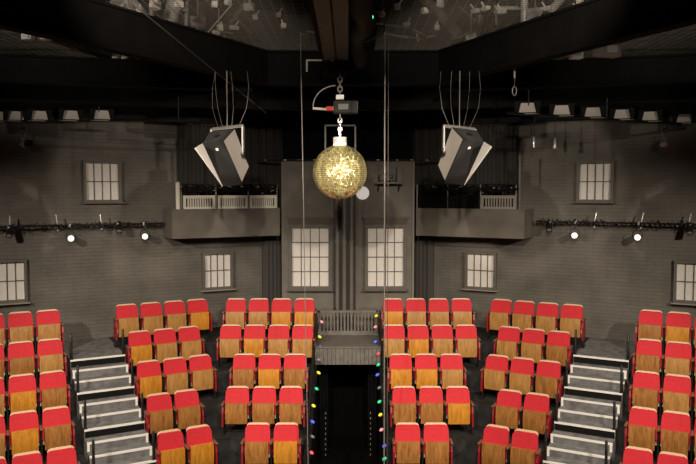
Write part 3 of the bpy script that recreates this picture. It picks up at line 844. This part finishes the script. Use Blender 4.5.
# ------------------------------------------------------------------ roof structure
def beam(name, a, b, w, h, m, label, flange=True):
    """I-beam from a to b (centre of the bottom face)"""
    o = thing(name, label, 'beam', a)
    a, b = Vector(a), Vector(b); u = Vector((0, 0, 1))
    MB().bar(a+u*h/2, b+u*h/2, w*.45, h-.06).build('web', m, o)
    MB().bar(a+u*.02, b+u*.02, w, .04).build('bottom_flange', m, o)
    MB().bar(a+u*(h-.02), b+u*(h-.02), w, .04).build('top_flange', m, o)
    return o
RB = ZC+2.0; RH = .64
beam('roof_beam', (-1.55, 14, RB), (1.75, 14, RB), .3, RH, DARKBEAM, 'dark cross beam behind the hub of the roof')
beam('roof_beam', (-1.55, 14, RB+.002), (-5.25, 7.2, RB+.002), .22, RH, DARKBEAM, 'dark roof beam slanting up to the upper left from the hub')
beam('roof_beam', (1.75, 14, RB+.002), (4.85, 7.2, RB+.002), .22, RH, DARKBEAM, 'dark roof beam slanting up to the upper right from the hub')
for sg in (-1, 1):
    beam('roof_beam', (sg*1.9, 14.35, ZC+1.93), (sg*8.2, 12.25, ZC+1.88), .28, .50, DARKBEAM, 'second dark roof beam out to the %s, under the mesh' % SIDE[sg])
    beam('roof_beam', (sg*1.4, 15.8, ZC+1.72), (sg*8.0, 13.75, ZC+1.70), .28, .42, DARKBEAM, 'lowest dark roof beam out to the %s, above the pale panels' % SIDE[sg])
beam('roof_beam', (-1.4, 15.8, ZC+1.722), (1.4, 15.8, ZC+1.722), .28, .42, DARKBEAM, 'dark cross beam above the bay')
# long brown beam over the stage with a black groove
bb = thing('roof_girder', 'brown timber girder running overhead to the hub', 'girder', (-.21, 9, ZC+2.3))
for s in (-1, 1): MB().box((-.21+s*.115, 9.0, ZC+2.45), (.21, 8.9, .3), None, .01).build('timber', BROWNBEAM, bb)
MB().box((-.21, 9.0, ZC+2.47), (.02, 8.9, .26)).build('steel_plate', BLACK, bb)
MB().box((-.47, 9.0, ZC+2.46), (.06, 8.9, .30), None, .01).build('side_channel', DARKBEAM, bb)
hub = at(338, 68, 13.3)
ho = thing('roof_hub', 'dark rounded hub plate where the roof beams meet', 'hub', (hub.x, 13.3, ZC+2.02))
MB().lathe([(.02, 2.03), (.16, 2.05), (.30, 2.16), (.36, 2.34), (.30, 2.5)], Matrix.Translation((hub.x, 13.3, ZC)), 28).build('bowl', DARKBEAM, ho, True)
MB().box((hub.x-.02, 12.98, ZC+2.3), (.20, .03, .025)).build('pale_bracket', CREAMW, ho)
MB().box((hub.x-.42, 12.98, ZC+2.3), (.28, .03, .025)).box((hub.x-.55, 12.98, ZC+2.2), (.03, .03, .2)).build('hook_bracket', CREAMW, ho)
# flexible duct beside the girder
pts = []; rr = []
for i in range(60):
    f = i/59; y = 7+6.1*f; pts.append((.19+.03*math.sin(f*15), y, ZC+2.35+.05*math.sin(f*11))); rr.append(.13+.012*(i % 2)+.02*math.sin(f*23))
o = tag(MB().tube(pts, rr, 14).build('flexible_duct', BLACK, None, True), 'black flexible duct running beside the brown girder', 'duct'); recenter(o)

# wire mesh decks either side (tension-wire ceiling)
MZ = ZC+2.66
for sg in (-1, 1):
    m = MB(); pitch = .10
    y = 6.0
    while y < 13.9:
        m.box((sg*4.3, y, MZ), (7.6, .0045, .004)); y += pitch
    x = .5
    while x < 8.1:
        m.box((sg*x, 9.95, MZ+.005), (.006, 7.9, .005)); x += pitch*1.5
    y = 13.9
    while y < 15.3:
        m.box((sg*5.4, y, MZ), (6.2, .0045, .004)); y += pitch
    x = 2.35
    while x < 8.5:
        m.box((sg*x, 14.6, MZ+.005), (.006, 1.4, .005)); x += pitch*1.5
    o = tag(m.build('wire_mesh_ceiling', WIRE), 'woven wire mesh ceiling on the %s of the girder' % SIDE[sg], 'mesh', None, 'stuff'); recenter(o)

# things stored above the mesh
def duct(a, b, r, m, label, name='silver_duct', cat='duct'):
    a, b = Vector(a), Vector(b); n = 36
    pts = [a.lerp(b, i/(n-1)) for i in range(n)]
    o = tag(MB().tube(pts, [r*(1+.05*(i % 2)) for i in range(n)], 14).build(name, m, None, True), label, cat); recenter(o); return o
FOIL = mat('foil', (.62, .60, .56), .35, metal=.35)
duct(at(168, 30, 12.3), at(178, -12, 11.7), .12, FOIL, 'silver ribbed duct rising above the mesh, upper left')
duct(at(186, 40, 12.6)+Vector((0, 0, .1)), at(187, -10, 12.6), .035, STEEL, 'grey vertical pipe above the mesh beside the silver duct', 'vent_pipe', 'pipe')
duct(at(151, 22, 12.2), at(152, -10, 12.2), .04, STEEL, 'grey vertical pipe left of the silver duct', 'vent_pipe', 'pipe')
duct(at(215, 44, 13.2), at(270, -30, 12.6), .045, mat('dim_pipe', (.05, .045, .038), .5), 'grey slanting pipe above the mesh, left of the girder', 'vent_pipe', 'pipe')
duct(at(126, -8, 11.6), at(158, 30, 12.4), .05, FOIL, 'silver slanting tube at the top left corner of the rig', 'vent_pipe', 'pipe')
duct(at(482, 8, 12.8), at(522, 8, 12.8), .03, CHROME, 'shiny short horizontal tube above the mesh, upper right', 'vent_pipe', 'pipe')
duct(at(489, 36, 12.6), at(490, -8, 12.6), .10, BLACK, 'black vertical duct above the mesh, upper right', 'dark_duct')
duct(at(524, 28, 12.4), at(524.5, -8, 12.4), .06, FOIL, 'silver vertical duct above the mesh, upper right', 'silver_duct')
duct(at(536, 26, 11.9), at(566, -6, 11.4), .06, FOIL, 'silver slanting duct above the mesh, far upper right', 'silver_duct')
duct(at(418, -8, 13.0), at(458, 34, 13.3), .09, mat('tan_board', (.06, .052, .042), .7), 'tan slanting board above the mesh, right of the girder', 'board', 'board')
def junk(name, x, y, Y, size, m, label, cat):
    p = at(x, y, Y)
    o = thing(name, label, cat, p)
    MB().box(p, size, Matrix.Rotation(random.uniform(-.5, .5), 3, 'Z'), .015).build('case', m, o)
    MB().box(p+Vector((0, -size[1]/2-.01, 0)), (size[0]*.6, .03, size[2]*.5)).build('face_plate', STEEL, o)
    MB().tube([p+Vector((0, 0, size[2]/2)), Vector((p.x, p.y, p.z+.5))], .012, 6).build('hanger', STEEL, o)
junk('junction_box', 219, 36, 13.4, (.22, .15, .20), CREAMW, 'cream box above the mesh left of the girder', 'box')
junk('stage_lamp', 198, 22, 13.0, (.26, .2, .16), CHROME, 'shiny lamp above the mesh between silver duct and cream box', 'lamp')
junk('stage_lamp', 122, 4, 12.0, (.34, .2, .12), FOIL, 'shiny lamp at the top edge beside the silver tube', 'lamp')
junk('stage_lamp', 488, 20, 13.0, (.30, .2, .16), FOIL, 'shiny lamp above the mesh behind the black duct', 'lamp')
junk('junction_box', 471, 37, 13.5, (.20, .15, .12), CREAMW, 'cream box above the mesh right of the girder', 'box')
junk('junction_box', 535, 16, 12.4, (.30, .2, .24), STEEL, 'grey ribbed box above the mesh beside the silver duct, upper right', 'box')
junk('stage_lamp', 28, 37, 12.4, (.18, .15, .10), FOIL, 'shiny lamp above the mesh at the far left', 'lamp')
junk('stage_lamp', 45, 38, 12.6, (.2, .15, .07), FOIL, 'flat shiny lamp above the mesh at the far left', 'lamp')
junk('junction_box', 116, 57, 14.6, (.12, .1, .16), WHITE, 'small white box behind the left beam, left of a pair', 'box')
junk('junction_box', 125, 57.5, 14.6, (.12, .1, .14), WHITE, 'small white box behind the left beam, right of a pair', 'box')
junk('junction_box', 607, 50, 12.0, (.44, .2, .22), mat('dim_grey', (.16, .14, .12), .6), 'grey box under the mesh on the far right', 'box')
junk('stage_lamp', 576, 54, 12.0, (.20, .15, .16), FOIL, 'shiny lamp under the mesh beside the grey box, right', 'lamp')
# long silver ends sticking out among the clutter (thin bars above the mesh)
for i in range(26):
    x = random.choice([random.uniform(150, 310), random.uniform(365, 560)]); y = random.uniform(-4, 40 if 220 < x < 470 else 16); Y = random.uniform(12.2, 13.4)
    p = at(x, y, Y); p.z = MZ+.05
    L_ = random.uniform(.25, .8); a = random.uniform(0, PI); tl = random.uniform(-.5, .9)
    q = p+Vector((math.cos(a)*L_, math.sin(a)*L_*.5, tl*L_ if tl > 0 else 0))
    o = MB().bar(p, q, random.uniform(.015, .035)).build('loose_batten', random.choice([STEEL, GREYP, FOIL, WIRE, WIRE, DARKSLAT]))
    tag(o, 'loose batten lying on the wire mesh among the stored pipes', 'batten', 'battens lying on the mesh'); recenter(o)
# small pale pieces added as glints on the mesh
for i in range(30):
    x = random.choice([random.uniform(110, 300), random.uniform(380, 590)]); y = random.uniform(0, 34 if 200 < x < 480 else 14); Y = random.uniform(11.8, 13.5)
    p = at(x, y, Y); k = (MZ+.06-ZC)/(p.z-ZC); p = Vector((p.x*k, p.y*k, MZ+.06))
    if p.y > 13.7: continue
    o = MB().box(p, (random.uniform(.06, .16), .08, random.uniform(.05, .11)), Matrix.Rotation(random.uniform(0, 3), 3, 'Z'), .008).tube([p, p+Vector((random.uniform(-.08, .08), 0, .10))], .014, 6).build('glint_bit', random.choice([CHROME, CREAMW, STEEL, FOIL]))
    tag(o, 'small pale piece added as a glint on the wire mesh above the beams', 'clamp', 'glints added on the mesh'); recenter(o)
# green indicator box
p = at(371, 17, 10.9)
o = thing('control_box', 'small black box with a green light beside the girder', 'box', p)
MB().box(p+Vector((0, .06, 0)), (.16, .1, .22), None, .01).build('case', BLACK, o)
MB().lathe([(.036, 0), (.03, .014), (.002, .02)], Matrix.Translation(p) @ Matrix.Rotation(PI/2, 4, 'X'), 12).build('green_light', mat('green_led', (.05, .8, .4), .4, emit=(.05, .9, .45), estr=3), o)
MB().tube([p+Vector((.05, .0, .1)), p+Vector((.22, 0, .0)), p+Vector((.18, 0, -.25)), p+Vector((-.12, 0, -.38)), p+Vector((-.2, .1, -.1))], .012, 6).build('cable', STEEL, o, True)
MB().tube([p+Vector((0, .06, .1)), p+Vector((0, .06, .2))], .012, 6).build('hanger', STEEL, o)

# ------------------------------------------------------------------ battens with lit-wall panels
def batten(sg, xs, a, b):
    z = a.z
    bt = thing('panel_batten', 'black hanging batten carrying panels that stand for lit wall on the %s' % SIDE[sg], 'batten', (a+b)/2)
    MB().tube([a, b], .026, 8).build('pipe', BLACKM, bt, True)
    for f in (.1, .5, .9):
        q = a.lerp(b, f); MB().tube([q, q+Vector((0, 0, .45))], .012, 6).build('hanger', BLACKM, bt)
    hor = Vector((b.x-a.x, b.y-a.y, 0)).normalized()
    nrm = Vector((hor.y, -hor.x, 0))
    if nrm.y > 0: nrm = -nrm
    for i, x in enumerate(xs):  # pale panels stand for lit wall seen between the black housings
        u = (x-348)/F
        # intersection of the sight line with the batten, in plan
        k = (a.y*u - a.x)/((b.x-a.x) - (b.y-a.y)*u)
        c = a.lerp(b, k)
        fl = thing('lit_wall_panel', 'pale panel standing for lit wall, black sides, %s out along the %s batten' % (['first', 'second', 'third', 'fourth', 'fifth', 'sixth'][i], SIDE[sg]), 'lit_wall_panel', c, 0, 'lit-wall panels on the %s batten' % SIDE[sg])
        nrm = Vector((-c.x, -c.y, 0)).normalized(); hor = Vector((-nrm.y, nrm.x, 0))
        if hor.x < 0: hor = -hor
        w0, w1, h0 = .16, .115, .21
        def Q(s, d, h): return c + hor*s + nrm*d + Vector((0, 0, h))
        MB().hexa([Q(-w0, .02, .03), Q(w0, .02, .03), Q(w0, .05, .03), Q(-w0, .05, .03), Q(-w1, -.06, h0), Q(w1, -.06, h0), Q(w1, -.03, h0), Q(-w1, -.03, h0)]).build('lit_wall_patch', SPKW, fl)
        for s in (-1, 1):
            MB().hexa([Q(s*w0, -.03, .0), Q(s*(w0+.07), -.03, .0), Q(s*(w0+.07), .12, .0), Q(s*w0, .12, .0), Q(s*w1, -.06, h0+.02), Q(s*(w0+.07), -.06, h0+.02), Q(s*(w0+.07), .10, h0+.02), Q(s*w1, .10, h0+.02)]).build('side_flap', BLACK, fl)
        MB().box(Q(0, -.08, h0/2+.02), (2*w0+.06, .04, h0+.02), Matrix.Rotation(math.atan2(hor.y, hor.x), 3, 'Z')).build('back_plate', BLACK, fl)
        MB().bar(Q(-w0-.06, .07, .0), Q(w0+.06, .07, .0), .02).build('lip', GREYP, fl)
a = at(512, 117, 13.4); a.z = ZC+1.42; b2 = at(712, 126, 16.2); b2.z = ZC+1.42
a = Vector((2.9, 13.25, ZC+1.40)); b2 = Vector((7.35, 15.55, ZC+1.40))
batten(1, (526, 560, 591, 620, 648, 682), a, b2)
a = Vector((-3.0, 14.6, ZC+1.40)); b2 = Vector((-7.1, 14.9, ZC+1.40))
batten(-1, (104, 73, 42, 18, 2), a, b2)

# ------------------------------------------------------------------ ropes and cables
def rope(p0, p1, r, label, m=ROPE):
    p0, p1 = Vector(p0), Vector(p1)
    pts = [p0.lerp(p1, i/12) for i in range(13)]
    o = tag(MB().tube(pts, r, 6).build('rope', m, None, True), label, 'rope'); recenter(o); return o
a = at(301.8, 110, 12.3); k = at(308, 460, 12.3)
d = (k-a); 
rope(a+d*((0.02-a.z)/d.z), a+d*((ZC+2.64-a.z)/d.z), .0075, 'thin grey rope hanging in front of the left centre seats')
x = at(385, 200, 12.3).x; rope((x, 12.3, .0), (x-.01, 12.3, ZC+2.64), .011, 'pale rope hanging in front of the right centre seats')
x = at(388.3, 100, 12.6).x; rope((x, 12.6, .0), (x, 12.6, ZC+2.64), .006, 'thinner grey rope just right of the pale rope', mat('dark_rope', (.12, .11, .095), .8))
rope(at(118, -8, 8.0), at(266, 113, 15.55), .007, 'dark cable stretched slanting down across the left roof beam', mat('dark_rope', (.12, .11, .095), .8))
ck = at(513, 62, 12.2)
o = thing('hook_cable', 'pale hanging cable loop under the right roof beam', 'cable', ck)
MB().tube([at(533, 57, 12.2), at(517, 61, 12.2), at(515, 66, 12.2), at(514.5, 78, 12.2)], .018, 6).build('lead', STEEL, o, True)
ring = [at(514.5, 91, 12.2)+Vector((.035*math.cos(q), 0, .075*math.sin(q))) for q in [2*PI*k/12 for k in range(13)]]
MB().tube([at(514.5, 78, 12.2), at(514.5, 87, 12.2)], .010, 6).build('strap', BLACKM, o); MB().tube(ring, .010, 6).build('loop', STEEL, o, True)

# ------------------------------------------------------------------ lights
def spot(name, loc, aim, energy, size, blend=.6, rad=.15, col=(1, .86, .70)):
    l = bpy.data.lights.new(name, 'SPOT'); l.energy = energy; l.spot_size = math.radians(size); l.spot_blend = blend; l.shadow_soft_size = rad; l.color = col
    o = bpy.data.objects.new(name, l); COL.objects.link(o); o.location = loc
    o.rotation_euler = (Vector(aim)-Vector(loc)).to_track_quat('-Z', 'Y').to_euler()
def point(name, loc, energy, rad=.1, col=(1, .86, .70)):
    l = bpy.data.lights.new(name, 'POINT'); l.energy = energy; l.shadow_soft_size = rad; l.color = col
    o = bpy.data.objects.new(name, l); COL.objects.link(o); o.location = loc
WARM = (1, .88, .74)
for sg in (-1, 1):
    spot('house_light', (sg*7.6, 5.2, ZC+2.0), (sg*5.2, 15.5, 1.8), 2350, 56, .6, .10, WARM)
    spot('house_light', (sg*1.2, 4.0, ZC+2.1), (sg*1.9, 15.5, 2.2), 1850, 54, .5, .10, WARM)
    spot('house_light', (sg*3.4, 9.5, ZC+1.75), (sg*3.4, 14.4, 1.2), 950, 80, .6, .10, WARM)
    spot('ball_fill', (sg*5.0, 7.8, ZC+1.5), (bc.x, BY, bc.z+.45), 1200, 20, .3, .05, WARM)  # unseen spot, added to brighten the mirror ball
    spot('ball_fill', (sg*7.2, 10.4, ZC+1.5), (bc.x, BY, bc.z), 2000, 9, .3, .05, WARM)  # second unseen spot, added for streaks at the ball's sides
    spot('clutter_fill', (sg*2.2, 6.5, ZC+2.2), (sg*2.6, 12.6, ZC+3.5), 900, 50, .8, .08, WARM)  # unseen uplight, added to brighten the clutter above the mesh
    spot('clutter_fill', (sg*6.6, 7.6, ZC+2.35), (sg*6.2, 13.6, ZC+3.6), 420, 50, .8, .08, WARM)  # same added uplight for the outer part of the mesh
    spot('panel_fill', (sg*3.0, 8.5, ZC+.9), (sg*5.2, 14.6, ZC+2.2), 200, 30, .8, .08, WARM)  # weak unseen spot, added to brighten the pale batten panels
w = bpy.data.worlds.new('world'); scn.world = w; w.use_nodes = True
w.node_tree.nodes['Background'].inputs['Color'].default_value = (.5, .42, .34, 1)
w.node_tree.nodes['Background'].inputs['Strength'].default_value = .008
vs = scn.view_settings
vs.view_transform = 'Standard'; vs.look = 'None'; vs.exposure = 0; vs.gamma = 1; vs.use_curve_mapping = False
